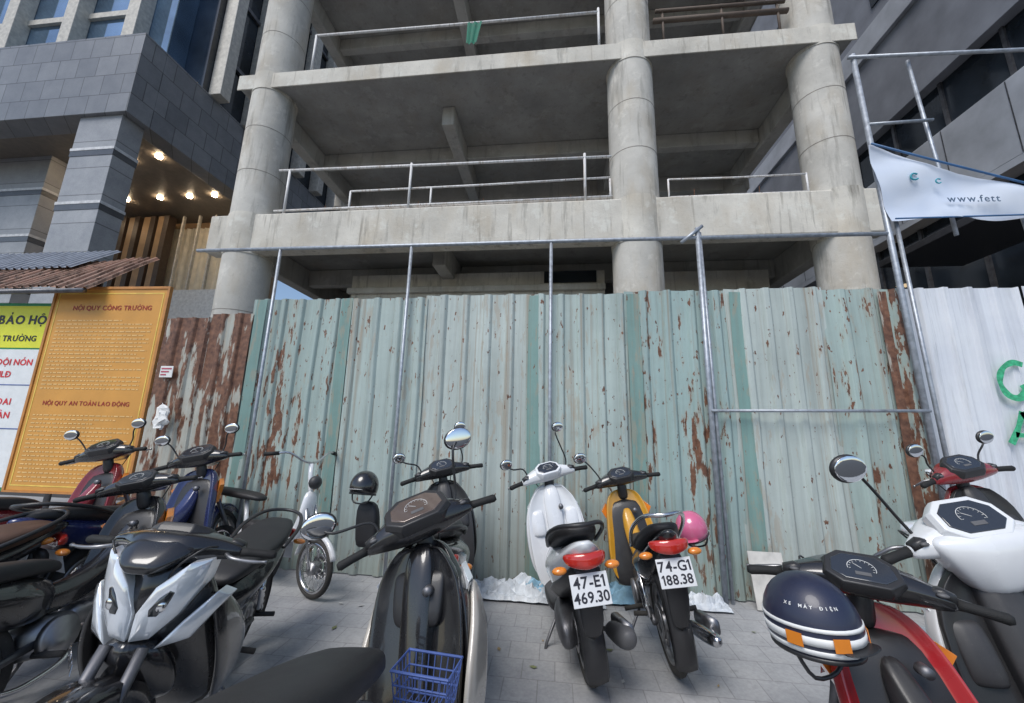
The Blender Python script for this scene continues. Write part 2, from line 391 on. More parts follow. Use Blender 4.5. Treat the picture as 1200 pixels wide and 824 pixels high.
def bike(name,label,loc,heading,lean=8,steer=12,scale=1.,kind='scooter',body=None,shield=None,cover=None,inner=None,
         seat=None,low=None,plate=None,headlight='bar',Rw=None,mirrors=(True,True),mtop=None,mtopR=None,rimm=None,
         tail=True,dashm=None,badge=None,msize=(.056,.042),fender=None,rail=None,panel=None,hood=None,tz=0,big=1.0,sl=0,
         visor=None,zb=0,sw=1.0,pockets=True,tunnel=None,skirt=False):
    body=body or BLK;shield=shield or body;cover=cover or body;inner=inner or PLA;seat=seat or VIN;low=low or PLA;fender=fender or body;hood=hood or PLA;visor=visor or cover;tunnel=tunnel or body
    P=empty(name,(loc[0],loc[1],.012),(R(-lean),0,R(heading)),scale,label,"motorbike","motorbikes parked on the pavement")
    sx=1.26 if kind=='scooter' else 1.24
    Rr=Rw or (.26 if kind=='scooter' else .285);w=.045 if kind=='scooter' else .036
    ax=Vector((-.42,0,.9)).normalized();pv=Vector((.97,0,.92))
    S=Matrix.Translation(pv)@Matrix.Rotation(R(steer),4,ax)@Matrix.Translation(-pv)
    SB=Matrix.Translation((0,0,zb))@S
    add_wheel(P,0,Rr,Rr,w*1.08,None,5,rimm=rimm);add_wheel(P,sx,Rr,Rr,w,S,5,rimm=rimm)
    for s in(1,-1):
        tube("fork",[(sx,s*.065,Rr),(sx-.06,s*.065,Rr+.16),(sx-.17,s*.06,.68)],[.022,.02,.018],ALU if kind=='scooter' else STL,P,M=S)
    pr=[(Rr+.02,-.058),(Rr+.045,-.045),(Rr+.058,0),(Rr+.045,.045),(Rr+.02,.058),(Rr+.036,.04),(Rr+.048,0),(Rr+.036,-.04)]
    if headlight=='shield': pr=[(r_+(.0 if abs(y)<.05 else -.05),y*1.45) for r_,y in pr]
    mk("front_fender",*revolve(pr,sx,0,Rr,18,158,22),fender,P,True,S)
    mk("rear_fender",*revolve([(Rr+.04,-.066),(Rr+.065,-.052),(Rr+.078,0),(Rr+.065,.052),(Rr+.04,.066),(Rr+.056,.046),(Rr+.068,0),(Rr+.056,-.046)],0,0,Rr,60,200,22),PLA,P,True)
    if kind=='scooter':
        loft("leg_shield",'z',[(z,x,y,a,b*sw) for z,x,y,a,b in [(.25,.78,0,.015,.13),(.29,.775,0,.024,.19),(.44,.80,0,.024,.218),(.62,.86,0,.024,.225),(.78,.905,0,.024,.215),(.87,.925,0,.024,.18),(.93,.94,0,.02,.12),(.95,.94,0,.012,.10)]],inner,P,7,28,.05)
        ploft("column_cover",'z',[(.27,.745,0,.02,.03),(.30,.74,0,.04,.055),(.45,.76,0,.05,.06),(.65,.825,0,.055,.065),(.86,.885,0,.055,.07),(.97,.93,0,.035,.05)],CHAMF,DGP if inner is PLA else inner,P)
        if pockets:
            for s in(1,-1):
                ploft("glove_box",'z',[(.60,.815,s*.14,.018,.045),(.615,.81,s*.14,.035,.055),(.77,.86,s*.14,.032,.05),(.785,.87,s*.14,.018,.042)],CHAMF,DGP if inner is PLA else inner,P)
        else:
            ploft("glove_lid",'z',[(.66,.835,.0,.02,.07),(.675,.825,0,.04,.12*sw),(.84,.885,0,.035,.13*sw),(.86,.90,0,.02,.12*sw)],CHAMF,PLA,P)
        ploft("front_cowl",'z',[(z,x,y,a,b*sw) for z,x,y,a,b in [(.28,.83,0,.05,.15),(.36,.845,0,.09,.225),(.50,.875,0,.13,.25),(.66,.91,0,.15,.25),(.79,.94,0,.13,.225),(.89,.955,0,.10,.16),(.97,.965,0,.05,.10)]],NOSE,shield,P)
        ploft("nose_panel",'z',[(.46,.97,0,.03,.03),(.55,1.00,0,.045,.05),(.7,1.035,0,.045,.06),(.84,1.05,0,.035,.05),(.90,1.04,0,.02,.03)],CHAMF,panel or PLA,P)
        ploft("floorboard",'x',[(.30,0,.27,.13,.05),(.42,0,.27,.17,.05),(.7,0,.26,.17,.045),(.82,0,.29,.14,.05)],CHAMF,low,P)
        if panel:
            for s in(1,-1):
                ploft("side_trim",'z',[(.24,.78,s*.19,.05,.016),(.34,.80,s*.22,.13,.022),(.52,.86,s*.24*sw**.5,.125,.024),(.66,.92,s*.245*sw**.5,.07,.022),(.80,.95,s*.22*sw**.5,.015,.012)],CHAMF,panel,P)
        ploft("side_cowl",'x',[(.47,0,.46,.08,.13),(.40,0,.49,.145,.19),(.22,0,.54,.18,.175),(.02,0,.60,.18,.135),(-.16,0,.66,.155,.10),(-.34,0,.73+tz*.6,.105,.065),(-.50,0,.79+tz,.04,.025)],TAILP,body,P)
        ploft("lower_cowl",'x',[(.42,0,.36,.13,.06),(.2,0,.43,.165,.07),(0,0,.52,.150,.06),(-.2,0,.60,.12,.05),(-.40,0,.68+tz*.8,.08,.04)],TAILP,PLA,P)
        loft("seat",'x',[(.48,0,.66+sl,.07,.03),(.40,0,.70+sl,.115,.05),(.2,0,.735+sl,.145,.06),(.05,0,.755+sl,.15,.062),(-.08,0,.80+sl,.14,.055),(-.25,0,.83+tz*.6,.12,.045),(-.38,0,.83+tz,.07,.02)],seat,P,3.4,24)
        loft("engine",'x',[(.42,.02,.28,.07,.06),(.3,.02,.27,.12,.09),(.14,.05,.27,.11,.10),(-.02,.10,.27,.05,.09),(-.1,.11,.27,.03,.05)],STL,P,3,20)
        mk("cooling_cover",*revolve([(0,-.16),(.09,-.155),(.10,-.12),(.0,-.12)],.22,.0,.29,n=24),PLA,P)
        ex=[(.1,-.16,.2,.02,.02),(-.0,-.175,.25,.05,.055),(-.2,-.18,.30,.058,.062),(-.34,-.18,.34,.055,.058),(-.38,-.18,.35,.03,.03)]
    else:
        loft("leg_shield",'z',[(.26,.72,0,.012,.15),(.31,.72,0,.016,.205),(.46,.76,0,.018,.215),(.62,.83,0,.02,.20),(.76,.88,0,.022,.165),(.88,.93,0,.02,.12)],inner,P,7,24,-.02)
        ploft("front_cowl",'z',[(.27,.76,0,.04,.13),(.34,.77,0,.08,.215),(.48,.81,0,.11,.225),(.62,.87,0,.14,.205),(.76,.925,0,.145,.185),(.88,.965,0,.12,.16),(.99 if headlight=='shield' else .96,.975,0,.06,.10)],NOSE,shield,P)
        ploft("centre_tunnel",'x',[(.22,0,.54,.07,.08),(.4,0,.50,.065,.075),(.6,0,.52,.06,.075),(.78,0,.62,.065,.09),(.9,0,.78,.05,.08)],TAILP,tunnel,P)
        ploft("side_cowl",'x',[(.43,0,.52,.05,.08),(.3,0,.54,.125,.125),(.12,0,.58,.15,.125),(-.08,0,.64,.14,.10),(-.28,0,.71+tz*.6,.105,.07),(-.5,0,.79+tz,.04,.03)],TAILP,body,P)
        loft("seat",'x',[(.44,0,.66,.05,.02),(.36,0,.695,.09,.04),(.2,0,.72,.125,.05),(.0,0,.74,.14,.052),(-.15,0,.77+tz*.3,.135,.05),(-.32,0,.80+tz*.8,.10,.04),(-.42,0,.80+tz,.05,.02)],seat,P,3.4,24)
        v,f=join([loftgeo('x',[(.28,0,.33,.07,.07),(.36,0,.34,.12,.10),(.48,0,.33,.11,.09),(.52,0,.34,.06,.06)],3,18),
                  loftgeo('x',[(.50,0,.36,.06,.055)]+[(.52+.02*i,0,.37,.068 if i%2 else .055,.062 if i%2 else .05) for i in range(8)]+[(.7,0,.38,.045,.045)],3,16),
                  revolve([(0,.10),(.09,.10),(.09,.125),(0,.13)],.40,0,.33,n=24),revolve([(0,-.10),(.10,-.10),(.09,-.13),(0,-.13)],.38,0,.33,n=24)])
        mk("engine",v,f,ALU,P)
        for s in(1,-1):
            tube("foot_peg",[(.3,s*.08,.28),(.3,s*.22,.27)],.015,RUB,P);tube("foot_peg",[(.02,s*.1,.33),(.02,s*.2,.34)],.014,RUB,P)
            tube("swingarm",[(.3,s*.08,.33),(0,s*.08,Rr)],.02,STL,P)
            v,f=join([tubegeo([(-.0,s*.105,Rr+.03),(.08,s*.115,.56)],.014,8),loftgeo('z',[(.36+.02*i,.026+.007*i,s*.11,.026 if i%2 else .02,.026 if i%2 else .02) for i in range(9)],2,12)])
            mk("shock_absorber",v,f,CHR,P)
        ex=[(.1,-.13,.22,.02,.02),(0,-.15,.25,.04,.04),(-.2,-.155,.29,.045,.045),(-.4,-.16,.33,.04,.04),(-.46,-.16,.34,.02,.02)]
    v,f=join([loftgeo('x',ex,2.2,18),tubegeo(smoothpts([(.5,-.05,.27),(.4,-.12,.2),(.2,-.14,.18),(.05,-.16,.23)]),.015,8)])
    mk("exhaust",v,f,GRYP if kind=='scooter' else CHR,P,True,None,1)
    mk("exhaust_shield",*loftgeo('x',[(.0,-.20,.29,.03,.045),(-.28,-.205,.34,.03,.045)],3,16),ALU,P)
    tube("kickstand",[(.42,.1,.22),(.40,.21,.05),(.37,.235,.0)],.010,STL,P)
    g=big
    loft("steering_neck",'z',[(.86,.965,0,.04,.05),(.95,.95,0,.035,.04),(1.02+zb,.945,0,.035,.04)],PLA,P,2.2,14,0,S)
    ploft("handlebar_cover",'y',[(s_*y,.91+dx,z,a*gg,b*gg) for s_,y,dx,z,a,b,gg in((-1,.245,0,1.03,.02,.02,1),(-1,.21,.005,1.035,.038,.032,1),(-1,.16,.015,1.045,.055,.042,g),(-1,.10,.04,1.05,.085,.055,g),(-1,.05,.05,1.052,.095,.062,g),(1,.05,.05,1.052,.095,.062,g),(1,.10,.04,1.05,.085,.055,g),(1,.16,.015,1.045,.055,.042,g),(1,.21,.005,1.035,.038,.032,1),(1,.245,0,1.03,.02,.02,1))],CHAMF,cover,P,SB)
    if skirt:
        ploft("lower_cover",'z',[(.86,.90,0,.05,.06),(.91,.895,0,.07,.10),(.98,.89,0,.085,.15),(1.05,.89,0,.085,.19),(1.09,.90,0,.06,.17)],CHAMF,cover,P,SB)
    ploft("front_visor",'x',[(.93,0,1.055,.12*g,.05*g),(.99,0,1.055,.13*g,.055*g),(1.05,0,1.035,.115*g,.048*g),(1.10,0,1.01,.075*g,.032*g),(1.12,0,1.0,.045*g,.018*g)],TAILP,visor,P,SB)
    T=Matrix.Translation((.90,0,1.085+.07*(g-1)+(.02 if skirt else 0)))@Matrix(((0,.83,-.56,0),(-1,0,0,0),(0,.56,.83,0),(0,0,0,1)))
    if skirt: T=T@Matrix.Rotation(R(12),4,'X')
    q=[(u*g*1.12,v_*g*1.15) for u,v_ in DASH]
    mk("instrument_hood",*prism(q,T,-.03,.020*g,.08),hood,P,True,SB,0,.004,sharp=25)
    ip=mk("instrument_panel",*prism([(u*g*.90,v_*g*.86) for u,v_ in DASH],T,.0,.0235*g,.05),dashm or LENS2,P,True,SB,0,.002,sharp=25)
    zz=.0245*g
    ring=[tubegeo([T@Vector((.040*g*math.cos(a),.036*g*math.sin(a)-.004,zz)) for a in [R(-20+i*14) for i in range(16)]],.0010,5)]
    for i in range(11):
        a=R(-20+i*21);ring.append(tubegeo([T@Vector((.031*g*math.cos(a),.028*g*math.sin(a)-.004,zz)),T@Vector((.037*g*math.cos(a),.033*g*math.sin(a)-.004,zz))],.0008,4))
    ring.append(tubegeo([T@Vector((0,-.004,zz)),T@Vector((-.022*g,.014*g,zz))],.0010,4))
    mk("gauge_marks",*join(ring),WSTR,ip,True,SB)
    mk("gauge_display",*boxgeo(-.022*g,.022*g,-.034*g,-.020*g,zz-.001,zz+.0006),GRYP,ip,False,SB@T)
    for s in(1,-1):
        mk("switch_housing",*loftgeo('y',[(s*.17,.905,1.06,.02,.012),(s*.2,.9,1.062,.024,.018),(s*.235,.9,1.05,.018,.016)],3,12),PLA,P,True,SB)
        mk("switch_button",*ell((.876,s*.20,1.06),(.010,.016,.008),10,6),GRYP,P,True,SB)
        tube("brake_cable",smoothpts([(.94,s*.17,1.05),(1.03,s*.16,1.07),(1.06,s*.09,.99),(1.0,s*.05,.88)]),.004,PLA,P,6,SB)
    mk("ignition_lock",*loftgeo('x',[(.80,-.06,.80,.018,.018),(.835,-.06,.80,.02,.02)],2,16),STL,P)
    for s in(1,-1):
        tube("grip",[(.915,s*.235,1.03),(.908,s*.26,1.028),(.90,s*.30,1.025),(.89,s*.345,1.02),(.888,s*.356,1.02)],[.020,.0175,.0172,.0185,.012],GRIP,P,12,SB)
        tube("brake_lever",smoothpts([(.955,s*.20,1.03),(.985,s*.24,1.025),(.975,s*.30,1.015),(.955,s*.355,1.012)]),[.008]*10+[.006]*2+[.009],ALU,P,8,SB)
    mt=mtop or (.90,.30,1.25)
    if mirrors[0]: add_mirror(P,SB,1,mt,size=msize)
    if mirrors[1]: add_mirror(P,SB,-1,mtopR or mt,size=msize)
    if headlight=='bar':
        mk("headlight",*lensgeo([(-.085,1.045),(-.06,1.012),(0,.992),(.06,1.012),(.085,1.045),(.05,1.062),(-.05,1.062)],1,1.115*1,4,.012,.05,-.8,1.0),LENS,P,True,SB)
        for s in(1,-1): mk("indicator",*lensgeo([(.05,.64),(.07,.73),(.16,.85),(.21,.80),(.14,.66)],s,1.065,2.9,.012,.06,-.25),LENS if kind=='scooter' else OLENS,P,True,None,0,.004,sharp=30)
    else:
        for s in(1,-1):
            hl=mk("headlight",*lensgeo([(.008,.70),(.008,.80),(.045,.90),(.115,.985),(.165,.995),(.155,.90),(.115,.79),(.06,.71)],s,1.085,3.0,.014,.09,-.10,.8),LENS,P,True,None,0,.003,sharp=35)
            mk("lamp_recess",*lensgeo([(.045,.79),(.042,.82),(.065,.87),(.09,.90),(.105,.89),(.09,.83),(.07,.79)],s,1.094,3.0,.012,.008,-.10,.8),DLENS,hl,True,None,0,.002,sharp=35)
            mk("lamp_reflector",*ell((1.10-3.0*.0052,s*.072,.835),(.012,.020,.026),14,8),BULB,hl,True)
            mk("indicator",*lensgeo([(.075,.66),(.13,.755),(.195,.85),(.225,.82),(.155,.68)],s,1.07,3.0,.012,.07,-.10,.8),LENS,P,True,None,0,.003,sharp=35)
            ploft("side_fairing",'z',[(.28,.68,s*.20,.06,.012),(.40,.69,s*.23,.12,.018),(.58,.76,s*.235,.13,.02),(.74,.85,s*.205,.09,.016),(.84,.91,s*.18,.03,.01)],CHAMF,shield,P)
        ploft("nose_panel",'z',[(.42,.95,0,.05,.14),(.52,.985,0,.07,.15),(.63,1.02,0,.075,.12),(.70,1.04,0,.05,.05)],NOSE,shield,P)
    if tail:
        ploft("taillight",'y',[(-.115,-.40,.715+tz,.015,.012),(-.09,-.435,.71+tz,.03,.03),(-.02,-.46,.705+tz,.03,.038),(.02,-.46,.705+tz,.03,.038),(.09,-.435,.71+tz,.03,.03),(.115,-.40,.715+tz,.015,.012)],CHAMF,RLENS,P)
        for s in(1,-1): mk("indicator",*ell((-.41,s*.14,.66+tz),(.03,.04,.020),16,10),OLENS,P)
        tube("grab_rail",smoothpts([(.0,.15,.74),(-.2,.16,.81+tz*.6),(-.38,.11,.86+tz),(-.45,0,.87+tz),(-.38,-.11,.86+tz),(-.2,-.16,.81+tz*.6),(0,-.15,.74)]),.012,rail or PLA,P)
        up=(math.sin(R(20)),0,math.cos(R(20)))
        Mp=frame((-.46,.0,.575+tz),(0,-1,0),up)
        loft("plate_bracket",'z',[(.36,-.35,0,.02,.05),(.48+tz*.5,-.41,0,.015,.065),(.6+tz,-.40,0,.03,.07),(.68+tz,-.37,0,.03,.07)],PLA,P,3,12)
        pl=mk("license_plate",*boxgeo(-.098,.098,-.072,.072,.0,.004),PLATE,P,False,Mp,0,.002)
        if plate:
            text("plate_lettering",plate[0],.072,Mp@Matrix.Translation((0,.033,.0052)),INK,pl,bold=.02,track=.08)
            text("plate_lettering",plate[1],.066,Mp@Matrix.Translation((0,-.032,.0052)),INK,pl,bold=.02,track=.06)
    if badge:
        text("badge_lettering",badge,.046,frame((.955,-.205,.56),(.8,.6,0),(0,0,1)),CHR,P,bold=.03,zs=4)
    return P,S
G="motorbikes parked on the pavement"
FS=(.93,1.0,1.03)
bike("white_scooter","white scooter with tall mirrors leaning beside the green fence",(.21,2.62),98,8,14,FS,body=WHT,shield=WHT,cover=WHT,hood=WHT,inner=WHT,plate=("47-E1","469.30"),mtop=(.92,.34,1.20),mtopR=(.96,.20,1.40),msize=(.05,.038),tz=.06)
bike("yellow_motorbike","yellow and black motorbike with a pink helmet on its side",(.74,2.78),92,8,10,(.86,.97,1.0),'moto',body=BLK,shield=YEL,cover=BLK,tunnel=YEL,fender=YEL,plate=("74-G1","188.38"),mtop=(.92,.32,1.28),mirrors=(True,False),rail=CHR,tz=.12)
bike("red_motorbike","red and black motorbike parked against the rusty fence",(-4.2,2.55),90,7,12,(.93,1.1,1.08),'moto',body=DRED,shield=DRED,cover=BLK,mtop=(.9,.28,1.26),big=1.2)
bike("blue_motorbike","dark blue motorbike standing before the rusty fence",(-3.12,2.55),93,8,10,(.93,1.1,1.06),'moto',body=BLU,shield=BLU,cover=BLK,mtop=(.9,.28,1.26),big=1.2)
bike("black_scooter","black scooter standing close to the green fence",(-.62,2.60),104,8,10,FS,body=BLK,mtop=(.92,.34,1.22),mtopR=(.95,.22,1.38),msize=(.05,.04))
bike("red_scooter","dark red scooter parked in front of the white fence",(3.25,2.60),88,7,10,(.93,1.05,1.14),body=DRED,shield=DRED,cover=DRED,mtop=(.92,.28,1.24),big=1.15)
# near row
bike("black_commuter_scooter","glossy black scooter with champagne trim and blue basket",(-.55,.86),84,8,34,(1,1,.98),body=BLK,cover=BLK,inner=BLK,dashm=GOLD,mtop=(.93,.39,1.20),mtopR=(.95,.29,1.35),msize=(.066,.05),panel=CREAM,big=1.25,sl=.06,sw=.9,pockets=False)
bike("black_motorbike","glossy black motorbike with twin slanted headlights and nameplate",(-1.98,2.42),-72,8,-8,(1,1.08,.93),'moto',body=BLK,headlight='shield',badge="HONDA",mirrors=(False,False),zb=-.03)
bike("dark_motorbike","dark motorbike with worn black seat and chrome trim",(-2.58,1.60),98,8,10,(1,1,.97),'moto',body=BLK,mirrors=(False,False),rail=CHR)
bike("brown_seat_motorbike","black motorbike with a brown vinyl seat",(-3.2,1.82),-92,6,8,1.0,'moto',body=BLK,seat=BROWN,mirrors=(False,False))
bike("red_black_motorbike","red and black motorbike with a navy helmet hung on it",(1.13,.68),86,8,-22,(1,.95,.91),'moto',body=RED,shield=RED,cover=BLK,mirrors=(False,False),big=1.0,visor=SILV,tunnel=PLA)
bike("white_commuter_scooter","white scooter with round instrument panel and black grips",(1.57,.86),80,6,12,(1.03,1.03,1.02),body=WHT,shield=WHT,cover=WHT,hood=WHT,inner=PLA,mtop=(.90,.35,1.36),mirrors=(True,False),msize=(.062,.052),big=1.12,skirt=True)
def moped():
    P=empty("electric_moped",(-3.16,3.60,.012),(R(-6),0,R(-12)),1,"small white electric moped with wire wheels near the fence","moped",G)
    S=Matrix.Translation((.95,0,.8))@Matrix.Rotation(R(-12),4,Vector((-.3,0,.95)).normalized())@Matrix.Translation((-.95,0,-.8))
    add_wheel(P,0,.235,.235,.024,None,wire=True,rimm=CHR);add_wheel(P,1.13,.235,.235,.024,S,wire=True,rimm=CHR)
    for s in(1,-1): tube("fork",[(1.13,s*.05,.235),(1.02,s*.05,.55),(.97,s*.045,.72)],.014,CHR,P,M=S)
    tube("steering_stem",[(1.0,0,.60),(.90,0,.95),(.88,0,1.08)],.022,WHT,P,M=S)
    tube("handlebar",smoothpts([(.78,.30,1.17),(.84,.2,1.18),(.88,.06,1.10),(.88,-.06,1.10),(.84,-.2,1.18),(.78,-.30,1.17)]),.011,CHR,P,M=S)
    for s in(1,-1): tube("grip",[(.80,s*.27,1.175),(.72,s*.36,1.165)],.018,GRIP,P,M=S)
    v,f=join([tubegeo(smoothpts([(.93,0,.8),(.85,0,.5),(.7,0,.3),(.35,0,.27),(.2,0,.45)]),.035,12),tubegeo([(.3,0,.28),(.18,0,.72)],.02,10),tubegeo([(.3,.06,.28),(0,.06,.235)],.015,8),tubegeo([(.3,-.06,.28),(0,-.06,.235)],.015,8)])
    mk("moped_frame",v,f,WHT,P)
    loft("battery_box",'x',[(.25,0,.42,.07,.12),(.33,0,.42,.08,.14),(.48,0,.40,.08,.13),(.55,0,.38,.06,.1)],DGP,P,4,16)
    loft("seat",'x',[(.4,0,.73,.05,.02),(.3,0,.75,.09,.035),(.1,0,.76,.11,.04),(-.25,0,.78,.10,.035),(-.33,0,.78,.05,.02)],VIN,P)
    loft("front_panel",'z',[(.42,.92,0,.02,.05),(.5,.94,0,.03,.09),(.75,.97,0,.03,.09),(.85,.95,0,.02,.05)],WHT,P,3,16,.02)
    mk("headlight",*ell((.98,0,.92),(.05,.06,.06)),DGP,P,True,S)
    mk("front_fender",*revolve([(.26,-.035),(.275,0),(.26,.035),(.255,.0)],1.13,0,.235,20,165,18),WHT,P,True,S)
moped()
def helmet(name,label,loc,rot,r,mat,stripes=False,mat2=None):
    P=empty(name,loc,rot,1,label,"helmet")
    secs=[(-r*.55,0,0,r*.97,r*.88),(-r*.2,0,0,r*1.05,r*.96)]
    for i in range(9):
        t=i/8*math.pi/2;secs.append((r*1.08*math.sin(t),0,0,max(r*1.06*math.cos(t),.002),max(r*.97*math.cos(t),.002)))
    v,f=loftgeo('z',secs,2,32);mk("helmet_shell",v,f,mat,P,True)
    mk("helmet_rim",*loftgeo('z',[(-r*.59,0,0,r*.99,r*.90),(-r*.54,0,0,r*1.0,r*.91),(-r*.50,0,0,r*1.0,r*.90)],2,32),PLA,P)
    mk("helmet_peak",*loftgeo('z',[(-r*.32,r*1.05,0,r*.24,r*.6),(-r*.27,r*1.03,0,r*.26,r*.62)],2.2,20),mat2 or PLA,P,True,None,1)
    tube("chin_strap",smoothpts([(0,r*.85,-r*.4),(.02,r*.5,-r*1.1),(.02,-r*.5,-r*1.1),(0,-r*.85,-r*.4)]),.006,PLA,P)
    if stripes:
        def rd(z):
            for a,b in zip(secs,secs[1:]):
                if a[0]<=z*r<=b[0]:
                    t=(z*r-a[0])/(b[0]-a[0]);return a[3]+(b[3]-a[3])*t+.003,a[4]+(b[4]-a[4])*t+.003
            return secs[0][3]+.003,secs[0][4]+.003
        for z0,z1 in((-.45,-.34),(-.24,-.06),(.06,.14)):
            zs=[z0,(z0+z1)/2,z1]
            mk("helmet_stripe",*loftgeo('z',[(r*z,0,0,*rd(z)) for z in zs],2,32),WSTR,P,True)
    return P
HR=.128
H=helmet("navy_helmet","navy open helmet with white stripes hung on a handlebar",(.83,1.50,.865),(R(3),R(-4),R(-62)),HR,NAVY,True)
def arc_text(P,s,r,z,a0,da,size,mat):
    for i,ch in enumerate(s):
        if ch==' ':continue
        a=R(a0+da*i);rad=r*math.sqrt(1-z*z)
        p=Vector((math.cos(a)*1.06*rad,math.sin(a)*.97*rad,r*z*1.08))
        right=Vector((-math.sin(a),math.cos(a),0));up=Vector((-math.cos(a)*z,-math.sin(a)*z,math.sqrt(1-z*z)))
        text("helmet_lettering",ch,size,frame(p*1.012,right,up),mat,P)
arc_text(H,"XE MÁY ĐIỆN",HR,.50,-88,6.6,.013,WSTR)
for a in(-80,-30,40):
    aa=R(a);mk("helmet_badge",*boxgeo(-.022,.022,-.018,.018,0,.002),OLENS,H,False,frame((HR*1.09*math.cos(aa),HR*1.0*math.sin(aa),-.15*HR),(-math.sin(aa),math.cos(aa),0),(0,0,1)))
helmet("pink_helmet","small pink helmet hung on the yellow motorbike",(.95,3.0,.80),(R(15),R(20),R(-120)),.105,PINK,False,PINK)
helmet("black_helmet","black helmet with white rim hung beside the scooter",(-1.50,3.05,.98),(0,R(-12),R(-95)),.11,BLK,False,WSTR)
loft("shoulder_bag",'z',[(.52,-1.46,3.10,.07,.05),(.56,-1.46,3.10,.09,.06),(.75,-1.47,3.10,.09,.055),(.84,-1.48,3.10,.08,.04),(.86,-1.48,3.1,.02,.02)],VIN,None,4,18,label="black shoulder bag hanging under a black helmet",cat="bag")
def basket():
    P=empty("blue_basket",(-.42,1.42,.56),(0,0,R(84)),.76,"blue plastic basket held behind a scooter leg shield","basket")
    g=[]
    for z,e in((0,.0),(.05,.006),(.10,.012),(.155,.02)):
        a,b=.065+e,.11+e;g.append(tubegeo([(-a,-b,z),(a,-b,z),(a,b,z),(-a,b,z),(-a,-b,z)],.004 if z<.15 else .006,6))
    for i in range(9):
        y=-.11+.0275*i
        for s in(1,-1): g.append(tubegeo([(s*.065,y,0),(s*.085,y*1.15,.155)],.0025,5))
        g.append(tubegeo([(-.065,y,0),(.065,y,0)],.0025,5))
    for i in range(6):
        x=-.065+.026*i
        for s in(1,-1): g.append(tubegeo([(x,s*.11,0),(x*1.25,s*.13,.155)],.0025,5))
    mk("basket_mesh",*join(g),BBLU,P,False)
basket()
# ------------------------------------------------------------------ ground
def sheet(name,x0,x1,y0,y1,z,mat):
    o=mk(name,[(x0,y0,z),(x1,y0,z),(x1,y1,z),(x0,y1,z)],[(0,1,2,3)],mat,None,False);o["kind"]="structure";return o
sheet("ground",-300,300,-300,300,0,ASPH)
sheet("pavement",-25,25,-1.2,6.6,.006,PAVE)
# ------------------------------------------------------------------ fence
FG=[fence_mat("pale_green_metal_%d"%i,c,r,13,.3,True,s) for i,(c,r,s) in enumerate([((.41,.49,.46),.17,.635),((.36,.45,.42),.24,.63),((.46,.52,.49),.12,.65),((.33,.44,.42),.26,.63)])]
FR=fence_mat("rusted_metal_sheet",(.46,.47,.42),.70,6,.30)
FW=fence_mat("white_metal_sheet",(.70,.73,.80),-.2,specks=False)
FT=fence_mat("dark_green_metal",(.20,.33,.30),.2)
def corr(x0,x1,z0,z1,y,period=.215,depth=.028,rows=14,amp=.008,seed=0):
    xs=[];x=x0
    while x<x1-1e-6:
        for dx,dy in((0,0),(.115*period/.2,0),(.130*period/.2,depth*.8),(.137*period/.2,depth),(.172*period/.2,depth),(.180*period/.2,depth*.8),(.196*period/.2,0)):
            xx=x+dx
            if xx<=x1: xs.append((xx,dy))
        x+=period*(1+.05*noise.noise(Vector((x*3,seed,0))))
    xs.append((x1,0))
    V=[];Fc=[];m=len(xs)
    for j in range(rows+1):
        z=z0+(z1-z0)*j/rows
        for (xx,dy) in xs:
            w=noise.noise(Vector((xx*1.3+seed*7,z*.9,seed)))*amp*2.5
            V.append((xx+noise.noise(Vector((z*1.5,seed*3.1,5)))*.006,y-dy+w,z+(noise.noise(Vector((xx*9,seed,1)))*.012 if j==rows else 0)))
    for j in range(rows):
        for k in range(m-1): Fc.append((j*m+k,j*m+k+1,(j+1)*m+k+1,(j+1)*m+k))
    return V,Fc
def fsheet(x0,x1,z1,mat,y,seed,label,grp,period=.215):
    v,f=corr(x0,x1,.0+.02,z1,y,seed=seed,period=period,amp=.013)
    return mk("fence_sheet",v,f,mat,None,False,solid=.0015,label=label,cat="fence",group=grp)
GG="corrugated metal fence sheets"
xs=[-3.50,-2.42,-1.42,-.30,.72,1.72,2.62,3.34]
for i in range(7):
    fsheet(xs[i],xs[i+1]+.02,2.87+[0,-.015,.02,.0,.02,.03,.01][i],FG[[1,0,2,0,3,2,1][i]],3.95-(i%2)*.006,i,"pale green corrugated fence sheet streaked with rust",GG,[.215,.25,.25,.205,.24,.22,.25][i])
for i,(a,b,z) in enumerate([(-4.62,-4.02,2.66),(-4.02,-3.48,2.70)]):
    fsheet(a,b,z,FR,3.955-i*.005,20+i,"heavily rusted brown corrugated fence sheet",GG)
for i,(a,b) in enumerate([(3.36,4.40),(4.40,5.45),(5.45,6.5),(6.5,7.5)]):
    fsheet(a,b,2.88,FW,3.96-(i%2)*.006,30+i,"white corrugated fence sheet with dirt marks",GG)
for i,x in enumerate([-3.44,-2.40,-.28,.74,1.75]):
    v,f=corr(x,x+.13,.03,2.86,3.918,period=.3,depth=.012,seed=50+i)
    mk("fence_strip",v,f,FT,None,False,solid=.0015,label="dark green metal strip covering a fence joint",cat="fence strip",group="fence joint strips")
FRS=fence_mat("rust_strip",(.40,.38,.33),.62,9,.2)
v,f=corr(3.12,3.20,.03,2.84,3.918,period=.3,depth=.010,seed=61)
mk("fence_strip",v,f,FRS,None,False,solid=.0015,label="rusty brown metal strip at the fence end",cat="fence strip",group="fence joint strips")
def pole(pts,r=.022,mat=GAL,label="grey galvanised scaffold pipe standing at the fence"):
    return tube("scaffold_pipe",pts,r,mat,None,12,label=label,cat="pipe",group="scaffold pipes on the fence")
for x,t in((-3.22,3.47),(-1.62,3.47),(-.05,3.45)): pole([(x,3.875,0),(x,3.875,1.6),(x+.01,3.87,t)],.018)
pole([(1.47,3.87,0),(1.475,3.86,3.55)],.024);pole([(1.53,3.875,0),(1.50,3.87,3.5)],.016)
